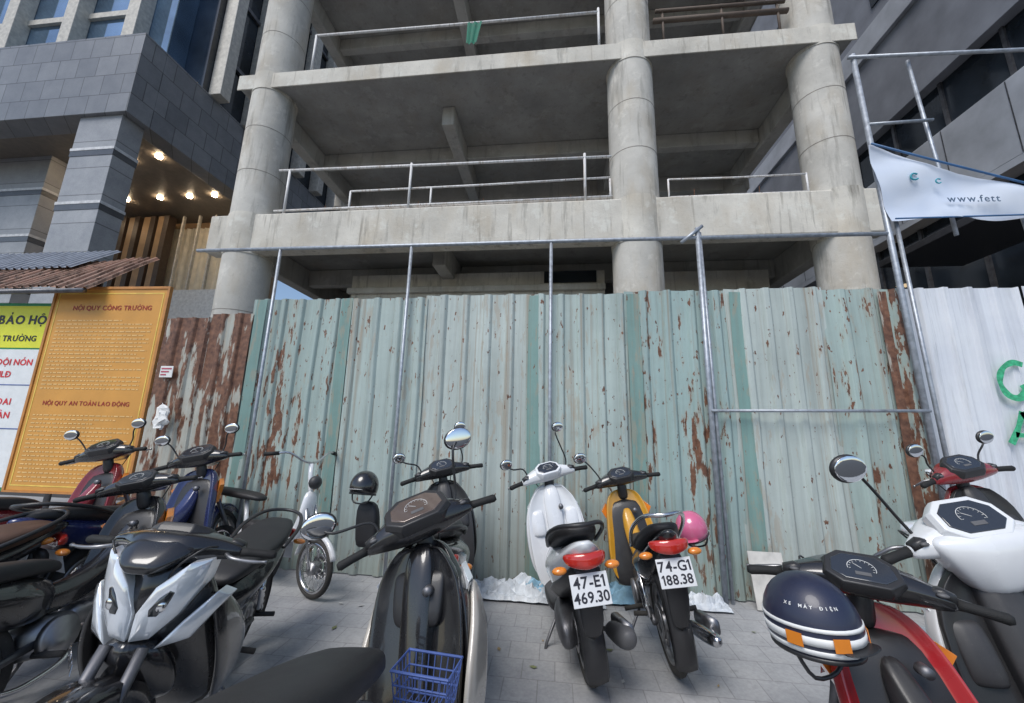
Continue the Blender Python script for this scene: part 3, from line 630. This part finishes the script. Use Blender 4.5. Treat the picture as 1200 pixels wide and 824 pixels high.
pole([(3.33,3.86,0),(3.24,3.86,5.55)],.026);pole([(3.43,3.87,0),(3.36,3.87,3.7)],.018)
pole([(-4.3,3.87,3.48),(-2,3.865,3.46),(.6,3.865,3.45),(3.30,3.86,3.42)],.020,label="long horizontal scaffold pipe above the fence")
pole([(1.47,3.84,1.66),(3.32,3.835,1.69)],.014,label="thin horizontal pipe across the green fence")
pole([(3.18,3.84,5.50),(6.5,3.84,5.36)],.020,label="long horizontal scaffold pipe above the fence")
pole([(3.80,3.90,5.46),(3.88,3.90,4.05),(3.9,3.90,3.4)],.018);pole([(4.5,3.90,3.6),(4.55,3.90,2.8)],.018)
pole([(3.26,3.84,4.65),(3.86,3.84,4.66)],.016,label="short horizontal scaffold pipe between poles")
pole([(1.30,3.84,3.38),(1.52,3.84,3.56)],.018,label="short diagonal pipe end at the pole top")
def banner():
    P=empty("banner",(3.3,3.80,3.5),(0,0,0),1,"white and blue advertising banner tied to scaffold pipes","banner")
    m,nt,b=newmat("banner_cloth");v=coords(nt);f=noise_node(nt,v,1.2,3)
    nt.links.new(ramp(nt,f,.35,.7,(.58,.66,.80),(.76,.80,.86)),b.inputs["Base Color"]);b.inputs["Roughness"].default_value=.6
    V=[];Fc=[];n=40;k=14
    for i in range(n+1):
        t=i/n;x=-.03+1.75*t;top=.86-.42*max(x,0)-.05*math.sin(t*3.1);bot=.02+.02*math.sin(t*9)
        for j in range(k+1):
            s=j/k;z=bot+(max(top,.10)-bot)*s
            V.append((x+(-.10*s*(1-t)),.02*math.sin(x*9+z*5)+.018*math.sin(z*11-x*4)+.008*noise.noise(Vector((x*8,z*8,0))),z))
    for i in range(n):
        for j in range(k): a=i*(k+1)+j;Fc.append((a,a+1,a+k+2,a+k+1))
    mk("banner_cloth",V,Fc,m,P,True)
    edge=simple("blue_banner_edge",(.05,.14,.30),.5)
    tube("banner_hem",[(-.12,-.04,.86),(.5,-.04,.60),(1.1,-.04,.36),(1.72,-.04,.13)],.010,edge,P)
    tube("banner_hem",[(-.02,-.03,.03),(1.72,-.03,.02)],.008,edge,P)
    text("banner_lettering","www.fett",.10,frame((.66,-.052,.20),(1,0,-.03),(0,0,1)),simple("banner_ink",(.08,.13,.2),.5),P,bold=.01)
    tq=simple("teal_ink",(.05,.34,.42),.5)
    cx,cz,r=.20,.46,.034
    tube("banner_logo",[(cx+r*math.cos(R(a)),-.05,cz+r*math.sin(R(a))) for a in range(40,330,20)],.008,tq,P)
    tube("banner_logo",[(cx+.20+r*.7*math.cos(R(a)),-.05,cz-.06+r*.7*math.sin(R(a))) for a in range(40,330,20)],.006,tq,P)
banner()
GRN=simple("green_spray_paint",(.05,.40,.20),.6,var=.4,scale=30)
def graffiti(pts):
    V=[];Fc=[];P_=smoothpts([(x,0,z) for x,z in pts],6)
    for i,p in enumerate(P_):
        d=(P_[min(i+1,len(P_)-1)]-P_[max(i-1,0)]).normalized();nn=Vector((-d.z,0,d.x))*(.026+.012*noise.noise(p*9))
        V+= [(p.x+nn.x,3.905,p.z+nn.z),(p.x-nn.x,3.905,p.z-nn.z)]
    for i in range(len(P_)-1): Fc.append((2*i,2*i+1,2*i+3,2*i+2))
    return V,Fc
V,Fc=graffiti([(4.20,2.12),(4.12,2.14),(4.03,2.08),(3.99,1.96),(4.03,1.85),(4.11,1.82),(4.18,1.88),(4.16,1.94)])
mk("graffiti_letter",V,Fc,GRN,None,False,label="green spray painted letter on the white fence",cat="graffiti")
V,Fc=join([graffiti([(3.97,1.42),(4.04,1.54),(4.11,1.70)]),graffiti([(4.11,1.70),(4.16,1.55),(4.20,1.36)]),graffiti([(4.02,1.50),(4.19,1.48)])])
mk("graffiti_letter",V,Fc,GRN,None,False,label="green spray painted letter on the white fence",cat="graffiti")
o=box("notice",-4.50,-4.34,3.895,3.902,1.94,2.07,WSTR,None,.001,label="small white paper notice on the rusty fence",cat="notice")
for j,z in enumerate((2.04,2.005,1.97)): box("notice_text",-4.485,-4.355-.03*j,3.892,3.894,z-.008,z+.008,simple("notice_ink%d"%j,(.45,.08,.12),.5),o,0)
def crumple(name,x0,x1,y0,y1,hz,mat,seed,label,cat,n=46,k=16):
    V=[];Fc=[]
    for i in range(n+1):
        for j in range(k+1):
            x=x0+(x1-x0)*i/n;y=y0+(y1-y0)*j/k
            nz=abs(noise.fractal(Vector((x*6+seed,y*11,seed)),1,2,5));e=math.sin(math.pi*i/n)**.3*math.sin(math.pi*(j+.01)/(k+.02))**.4
            V.append((x+.03*noise.noise(Vector((x*20,y*20,seed))),y-.05*noise.noise(Vector((x*4,seed,2))),.02+hz*(.3+nz*1.4)*e))
    for i in range(n):
        for j in range(k): a=i*(k+1)+j;Fc.append((a,a+1,a+k+2,a+k+1))
    return mk(name,V,Fc,mat,None,False,label=label,cat=cat)
TW=simple("white_plastic_sheet",(.62,.66,.70),.4,var=.2,scale=14);TB=simple("pale_blue_sheet",(.26,.46,.60),.5,var=.4,scale=10)
crumple("plastic_sheet",-.85,.42,3.58,3.93,.12,TW,1,"crumpled white plastic sheet lying along the fence base","plastic sheet")
crumple("plastic_sheet",-.35,1.0,3.66,3.94,.16,TB,5,"crumpled pale blue tarpaulin lying along the fence base","tarpaulin")
crumple("plastic_sheet",.8,1.45,3.66,3.93,.09,TW,9,"crumpled white plastic sheet lying along the fence base","plastic sheet")
crumple("plastic_sheet",-1.5,-.8,3.72,3.93,.07,TW,13,"crumpled white plastic sheet lying along the fence base","plastic sheet")
v,f=boxgeo(1.68,1.96,-.006,.006,0,.44)
mk("cardboard_sheet",v,f,simple("pale_cardboard",(.60,.58,.54),.7),None,False,Matrix.Translation((0,3.77,.015))@Matrix.Rotation(R(-13),4,'X'),label="pale board leaning on the green fence",cat="board")
v,f=ell((-4.33,3.86,1.49),(.085,.03,.14),18,14);v=[p+Vector((noise.noise(p*18)*.06,noise.noise(p*17)*.02,noise.noise(p*15)*.06)) for p in v]
mk("plastic_bag",v,f,WSTR,None,False,label="crumpled white plastic bag on the rusty fence",cat="bag")
LT=[simple("litter_%d"%i,c,.7) for i,c in enumerate([(.35,.25,.12),(.5,.5,.48),(.20,.22,.10)])]
for i in range(26):
    x=random.uniform(-1.9,2.0);y=random.uniform(2.2,3.9);a=random.random()*6.28;s=random.uniform(.012,.035)
    q=[Vector((math.cos(a+t)*s*(1 if k%2 else .5),math.sin(a+t)*s*(1 if k%2 else .5),.012+.006*random.random())) for k,t in enumerate((0,1.3,2.9,4.4))]
    mk("litter",[p+Vector((x,y,0)) for p in q],[(0,1,2,3)],LT[i%3],None,False,label="small dry leaf or paper scrap on the pavement",cat="litter",group="litter scraps on the pavement")
# ------------------------------------------------------------------ signs
def signs():
    ORG=simple("orange_board",(.64,.31,.065),.5,var=.12,scale=2)
    INKR=simple("dark_red_ink",(.33,.03,.02),.5);INKY=simple("pale_print",(.76,.50,.20),.5);YB=simple("yellow_border",(.80,.58,.12),.5)
    P=empty("orange_sign",(-5.42,3.93,.65),(0,0,R(2)),1,"orange site rules board with dark red titles","sign")
    box("sign_board",-.74,.74,0,.02,0,2.38,ORG,P,.003)
    v,f=join([boxgeo(-.77,-.74,-.012,.03,-.02,2.41),boxgeo(.74,.77,-.012,.03,-.02,2.41),boxgeo(-.74,.74,-.012,.03,2.38,2.41),boxgeo(-.74,.74,-.012,.03,-.02,.0)])
    mk("sign_frame",v,f,simple("orange_brown_frame",(.50,.22,.06),.5),P,False)
    v,f=join([boxgeo(-.70,-.688,-.003,-.001,.05,2.33),boxgeo(.688,.70,-.003,-.001,.05,2.33),boxgeo(-.688,.688,-.003,-.001,2.318,2.33),boxgeo(-.688,.688,-.003,-.001,.05,.062)])
    mk("sign_border",v,f,YB,P,False)
    text("sign_title","NỘI QUY CÔNG TRƯỜNG",.082,FRONT(0.05,-.003,2.14),INKR,P,bold=.02)
    text("sign_title","NỘI QUY AN TOÀN LAO ĐỘNG",.070,FRONT(0,-.003,.98),INKR,P,bold=.02)
    def para(z0,z1,step):
        g=[];z=z0
        while z>z1:
            x=-.64;end=.62-random.random()*.5 if random.random()<.35 else .62
            while x<end:
                w=.02+random.random()*.05
                g.append(boxgeo(x,min(x+w,end),-.0032,-.0012,z-.006,z+.006));x+=w+.015
            z-=step
        v,f=join(g);mk("sign_print",v,f,INKY,P,False)
    para(1.98,1.12,.046);para(.84,.10,.046)
    Q=empty("safety_sign",(-6.92,3.95,.62),(0,0,R(3)),1,"white safety notice board with yellow header and red lettering","sign")
    YH=simple("yellow_board",(.76,.76,.05),.5,var=.06);WB=simple("white_board",(.76,.78,.78),.5,var=.06);GB=simple("green_border",(.02,.28,.12),.5)
    RI=simple("red_ink",(.66,.03,.04),.5)
    box("sign_board",-.70,.68,0,.02,0,2.26,GB,Q,.003)
    box("white_panel",-.66,.64,-.006,-.002,.04,1.66,WB,Q,0)
    box("yellow_panel",-.66,.64,-.006,-.002,1.68,2.22,YH,Q,0)
    text("sign_title","BẢO HỘ",.155,FRONT(.27,-.009,2.04),INK,Q,bold=.03)
    text("sign_title","CÔNG TRƯỜNG",.10,FRONT(.12,-.009,1.80),INK,Q,bold=.025)
    for z,t in((1.50,"PHẢI ĐỘI NÓN"),(1.35,"BHLĐ"),(1.02,"DÂY ĐAI"),(.86,"AN TOÀN"),(.50,"BẢO"),(.34,"HỘ")):
        text("sign_lettering",t,.105,FRONT(.18,-.009,z),RI,Q,bold=.025)
    for z in(1.22,.70): box("divider_line",-.62,.60,-.009,-.0062,z-.006,z+.006,BBLU,Q,0)
signs()
def awning():
    P=empty("site_shed_roof",(-6.75,3.72,2.99),(0,0,0),1,"rusty red corrugated awning above the site boards","awning")
    RR=fence_mat("rust_red_roofing",(.42,.22,.15),.5)
    v,f=corr(-2.6,1.25,0,1.0,0,period=.12,depth=.03,rows=8,seed=77,amp=.02)
    M=Matrix.Rotation(R(-47),4,'X')
    mk("roof_sheet",v,f,RR,P,False,M,solid=.002)
    v,f=corr(-2.2,.35,0,.7,0,period=.12,depth=.025,rows=6,seed=78)
    mk("roof_sheet",v,f,simple("grey_roofing",(.26,.28,.32),.5),P,False,Matrix.Translation((0,.40,.44))@M,solid=.002)
    tube("roof_batten",[(-2.6,.02,-.04),(1.2,.02,-.04)],.03,STL,P)
    for x in(-2.4,1.0): tube("roof_post",[(x,.3,-2.97),(x,.3,.25)],.03,STL,P)
awning()
# ------------------------------------------------------------------ unfinished building
def cyl(name,x,y,r,z0,z1,mat,P,n=40):
    v,f=loftgeo('z',[(z0,x,y,r,r),(z1,x,y,r,r)],2,n)
    return mk(name,v,f,mat,P,True,sharp=40)
def building():
    P=empty("unfinished_building",(0,0,0),label="unfinished concrete frame building with round stained columns",cat="building")
    B=lambda n,a,b,c,d,e,f,m=CONC,bv=.02:box(n,a,b,c,d,e,f,m,P,bv)
    JS=simple("formwork_joint",(.25,.23,.20),.9)  # darker tone of the formwork board joints ringing the columns
    for x in(-6.72,1.60,5.28):
        r=.47 if x<5 else .43
        for z0,z1 in((0,4.98),(5.86,9.02),(9.44,13.1),(13.5,17)): cyl("column",x,7.22,r,z0,z1,CONC,P)
        for z0,z1 in((4.96,5.88),(9.0,9.46),(13.08,13.52)): cyl("column_collar",x,7.22,r+.014,z0,z1,CONCL,P)
        for z0,z1 in((0,5.5),(5.75,9.05),(9.4,13.1)): cyl("rear_column",x,11.0,.38,z0,z1,CONC2,P,24)
        for z in(6.9,8.0,10.6,11.8,3.7): cyl("formwork_line",x,7.22,r+.003,z,z+.014,JS,P)
    B("front_beam",-7.45,5.85,6.86,7.16,5.0,5.86,CONCL,.03)
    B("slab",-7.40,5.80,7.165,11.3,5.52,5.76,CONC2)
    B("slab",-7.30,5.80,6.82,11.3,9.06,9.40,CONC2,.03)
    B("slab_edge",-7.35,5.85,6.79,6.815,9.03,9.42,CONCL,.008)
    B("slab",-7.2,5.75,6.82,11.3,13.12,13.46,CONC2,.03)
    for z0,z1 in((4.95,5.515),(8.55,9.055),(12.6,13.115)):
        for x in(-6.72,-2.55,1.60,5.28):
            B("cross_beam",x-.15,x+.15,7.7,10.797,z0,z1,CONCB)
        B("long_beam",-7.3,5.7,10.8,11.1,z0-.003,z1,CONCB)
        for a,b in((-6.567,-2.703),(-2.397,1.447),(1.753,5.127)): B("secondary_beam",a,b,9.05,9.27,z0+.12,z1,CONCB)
    B("ground_wall",-5.0,1.14,8.5,8.7,0,5.1,CONCL);B("ground_wall",-5.05,1.14,8.38,8.495,4.60,4.74,CONC)
    B("ground_wall",2.05,4.9,8.9,9.1,0,5.2,CONCL)
    B("window_opening",-.25,.95,8.46,8.5,4.80,5.08,GLASS,0)
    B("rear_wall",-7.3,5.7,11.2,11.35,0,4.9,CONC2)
    B("parapet_wall",-5.2,-1.0,11.12,11.2,5.77,8.35,simple("bluish_plaster",(.38,.43,.50),.8),0)
    B("parapet_wall",2.3,5.0,11.12,11.2,5.77,8.45,simple("pale_plaster",(.52,.57,.60),.8),0)
    def rail(posts,ztop,zbot,x0=None,x1=None,y=6.98,r=.022,tilt=0):
        x0=posts[0] if x0 is None else x0;x1=posts[-1] if x1 is None else x1
        g=[tubegeo([(x0,y,ztop),((x0+x1)/2,y,ztop+tilt/2-.015),(x1,y,ztop+tilt)],r,8),tubegeo([(x0,y+.02,zbot),(x1,y+.02,zbot)],r*.9,8)]
        for x in posts: g.append(tubegeo([(x,y,zbot-.15),(x,y,ztop)],r,8))
        mk("railing",*join(g),RAILM,P)
    rail([-5.85,-3.05,.6],6.98,6.0,x0=-6.1,x1=1.13,tilt=-.1,r=.028)
    rail([-4.4,-2.6,1.1],6.42,5.99,x0=-4.4,x1=1.1,y=7.04,tilt=.03)
    rail([2.2,4.7],6.30,5.93,tilt=-.02,r=.018)
    rail([-5.7,.95],10.62,9.62,tilt=-.1,r=.028)
    v,f=join([tubegeo([(2.15,6.95,10.35),(4.75,6.95,10.3)],.04,8),tubegeo([(2.1,6.97,10.12),(4.8,6.97,10.08)],.055,8)]+[tubegeo([(x,6.97,9.45),(x,6.97,10.4)],.025,8) for x in(2.3,3.5,4.6)])
    mk("railing",v,f,simple("dark_rusty_pipe",(.12,.09,.07),.7),P)
    RB=simple("rebar_rust",(.14,.06,.03),.8)
    for x in(-5,-4.4,-3.5,-2.9,-1.5,.3,2.7,3.9): tube("rebar_stub",[(x,7.1,5.86),(x+.02,7.1,6.15)],.008,RB,P,5)
building()
V=[];Fc=[]
for i in range(9):
    for j in range(13):
        V.append((-1.98+.34*i/8*(1-.3*j/12),6.93-.03*math.sin(i*1.9)-.003*j,10.5-.62*j/12))
for i in range(8):
    for j in range(12): a=i*13+j;Fc.append((a,a+1,a+14,a+13))
mk("green_cloth",V,Fc,simple("green_netting",(.03,.18,.12),.8),None,True,label="green net cloth draped over the upper railing",cat="cloth")
# ------------------------------------------------------------------ left building
def left_building():
    P=empty("tiled_building",(0,0,0),label="grey stone tiled building with glass facade and lit entrance",cat="building")
    B=lambda n,a,b,c,d,e,f,m,bv=.01:box(n,a,b,c,d,e,f,m,P,bv)
    B("fascia",-34,-11.1,7.4,8.0,9.35,11.85,TILE,.01);B("fascia",-11.7,-11.1,8.003,20,9.35,11.85,TILE)
    B("soffit",-34,-11.75,8.003,14,9.5,9.7,simple("soffit_panel",(.17,.145,.12),.4),0)
    LB=simple("pale_stone_band",(.62,.62,.62),.5)
    for (a,b,c,d) in((-12.6,-11.32,7.5,8.05),(-17.6,-15.6,8.9,9.6),(-22,-20.4,8.6,9.4)):
        B("column",a,b,c,d,0,9.349 if c<8 else 9.5,TILEL)
        for zz in(.4,1.95,3.5,5.05,6.6,8.15):
            B("column_band",a-.012,b+.012,c-.012,d+.012,zz,zz+.16,TILED,.002);B("column_band",a-.02,b+.02,c-.02,d+.02,zz+.163,zz+.24,LB,.002)
    WD=simple("warm_wood_panel",(.34,.22,.12),.4,scale=3);CU=simple("pale_gold_curtain",(.76,.69,.55),.7,var=.15,scale=3);DK=simple("dark_brown_fin",(.06,.04,.03),.4)
    B("lobby_wall",-34,-11.0,13.0,13.2,0,9.5,WD,0)
    v=[];fc=[];n=260
    for i in range(n+1):
        x=-30+ (19)*i/n;yy=12.9+.05*math.sin(i*1.7)
        v+=[(x,yy,3.2),(x,yy,9.2)]
    for i in range(n): fc.append((2*i,2*i+2,2*i+3,2*i+1))
    mk("curtain",v,fc,CU,P,True)
    for x in(-25,-22.5,-20,-17.2,-16.6,-15.9,-15.3): B("lobby_fin",x,x+.22,12.2,12.5,4.5,9.4,DK,.005)
    for x in(-16.9,-16.25,-15.6): B("lobby_panel",x,x+.3,12.25,12.4,3.5,9.4,WD,.005)
    for x in(-19,-17.5,-14.6,-13.9,-13.2,-12.5,-11.8): B("lobby_mullion",x,x+.07,12.3,12.4,0,9.4,FINM,.005)
    B("lobby_wall",-14.2,-11.0,12.0,12.15,0,6.2,simple("pale_marble",(.66,.66,.64),.3),0)
    L=emis("warm_lamp",(1,.76,.50),75)
    for x in(-12.2,-13.2,-14.4,-15.8,-18,-20.5):
        for y in(9.2,11.2):
            v,f=loftgeo('z',[(9.44,x,y,.08,.08),(9.497,x,y,.08,.08)],2,16);mk("downlight",v,f,L,P)
    B("tower_wall",-34,-12.0,8.6,22,11.86,40,GLASSB,0)
    B("tower_wall",-11.99,-11.2,9.2,22,11.86,40,GLASS,0)
    for i in range(9):
        x=-13.2-2.3*i;B("facade_fin",x,x+.42,8.2,8.6,11.86,40,FINM,.02)
        for z in(14.2,18.2): B("window_transom",x-1.877,x-.003,8.50,8.597,z,z+.2,FINM,0)
    for i in range(8):
        y=9.4+1.3*i;B("facade_fin",-11.195,-10.75,y,y+.38,11.86,40,FINM,.02)
        for z in(13.6,16.2,19): B("window_transom",-11.195,-11.1,y+.385,y+1.297,z,z+.15,STL,0)
left_building()
def right_building():
    P=empty("modern_building",(0,0,0),label="modern grey building with long dark window bands",cat="building")
    B=lambda n,a,b,c,d,e,f,m,bv=.01:box(n,a,b,c,d,e,f,m,P,bv)
    LG=simple("light_grey_cladding",(.44,.46,.50),.5,scale=1.5);MG=simple("mid_grey_wall",(.24,.25,.28),.6,scale=1.5)
    B("spandrel",8.5,9.2,4,22,6.6,8.15,LG);B("window_band",8.75,9.2,4,22,8.15,9.4,GLASS,0)
    B("upper_wall",8.5,9.2,4,22,9.4,11.6,MG);B("spandrel",8.4,9.2,4,22,11.6,12.3,LG);B("upper_wall",8.6,9.2,4,22,12.3,30,MG)
    B("lower_glass",8.9,9.2,4,22,0,6.6,GLASS,0);B("soffit",8.5,8.897,4,22,6.45,6.597,LG,0)
    for i in range(14):
        y=4.6+1.25*i;B("window_mullion",8.70,8.747,y,y+.07,8.152,9.398,STL,0)
        B("lower_mullion",8.84,8.897,y,y+.08,0,6.44,STL,0)
        B("panel_joint",8.493,8.498,y,y+.02,6.62,8.13,STL,0)
    for i in range(5):
        y=8.6+2.2*i
        for z in(12.9,15.6): B("window",8.56,8.597,y,y+.8,z,z+1.3,GLASS,0)
    B("canopy",6.9,8.49,5.2,8.5,5.0,5.14,simple("dark_canopy",(.05,.05,.055),.4))
    L=emis("warm_lamp_small",(1,.75,.45),12)
    for y in(7.0,8.8,10.4): mk("wall_lamp",*ell((8.82,y,5.3),(.05,.05,.05)),L,P)
right_building()
def rear_building():
    P=empty("rear_building",(0,0,0),label="plain pale grey building standing behind the concrete frame",cat="building")
    box("rear_wall",-11,8.4,18,18.5,0,34,simple("pale_rear_wall",(.36,.40,.45),.8,scale=.8),P,0)
    for i in range(7):
        for z in(3,7,11,15,19,23): box("window",-10+2.6*i,-8.6+2.6*i,17.95,17.997,z,z+1.8,GLASS,P,0)
rear_building()
# ------------------------------------------------------------------ camera, light
cam=bpy.data.cameras.new("camera");cam.sensor_width=36;cam.lens=13.5;cam.clip_end=1000;cam.clip_start=.02
co=bpy.data.objects.new("camera",cam);COL.objects.link(co);sc.camera=co
th,ps,rl=R(11.4),R(6.5),R(1.3)
R0=Vector((math.cos(ps),math.sin(ps),0));Fl=Vector((-math.sin(ps),math.cos(ps),0));Z=Vector((0,0,1))
Fw=Fl*math.cos(th)+Z*math.sin(th);U0=-Fl*math.sin(th)+Z*math.cos(th)
Rt=R0*math.cos(rl)+U0*math.sin(rl);Up=-R0*math.sin(rl)+U0*math.cos(rl)
M=Matrix((Rt,Up,-Fw)).transposed().to_4x4();M.translation=(0,0,1.45);co.matrix_world=M
w=bpy.data.worlds.new("World");sc.world=w;w.use_nodes=True;nt=w.node_tree
sky=nt.nodes.new("ShaderNodeTexSky");sky.sky_type='NISHITA';sky.sun_disc=False;sky.sun_elevation=R(54);sky.sun_rotation=R(206)
nt.links.new(sky.outputs[0],nt.nodes["Background"].inputs[0]);nt.nodes["Background"].inputs[1].default_value=.15
sd=bpy.data.lights.new("sun","SUN");sd.energy=2.5;sd.angle=R(30);sd.color=(1,.97,.93)
so=bpy.data.objects.new("sun",sd);COL.objects.link(so)
az=R(206);el=R(54);dv=Vector((math.sin(az)*math.cos(el),math.cos(az)*math.cos(el),math.sin(el)))
so.rotation_euler=dv.to_track_quat('Z','Y').to_euler()
sc.view_settings.view_transform='Standard';sc.view_settings.look='None';sc.view_settings.exposure=0
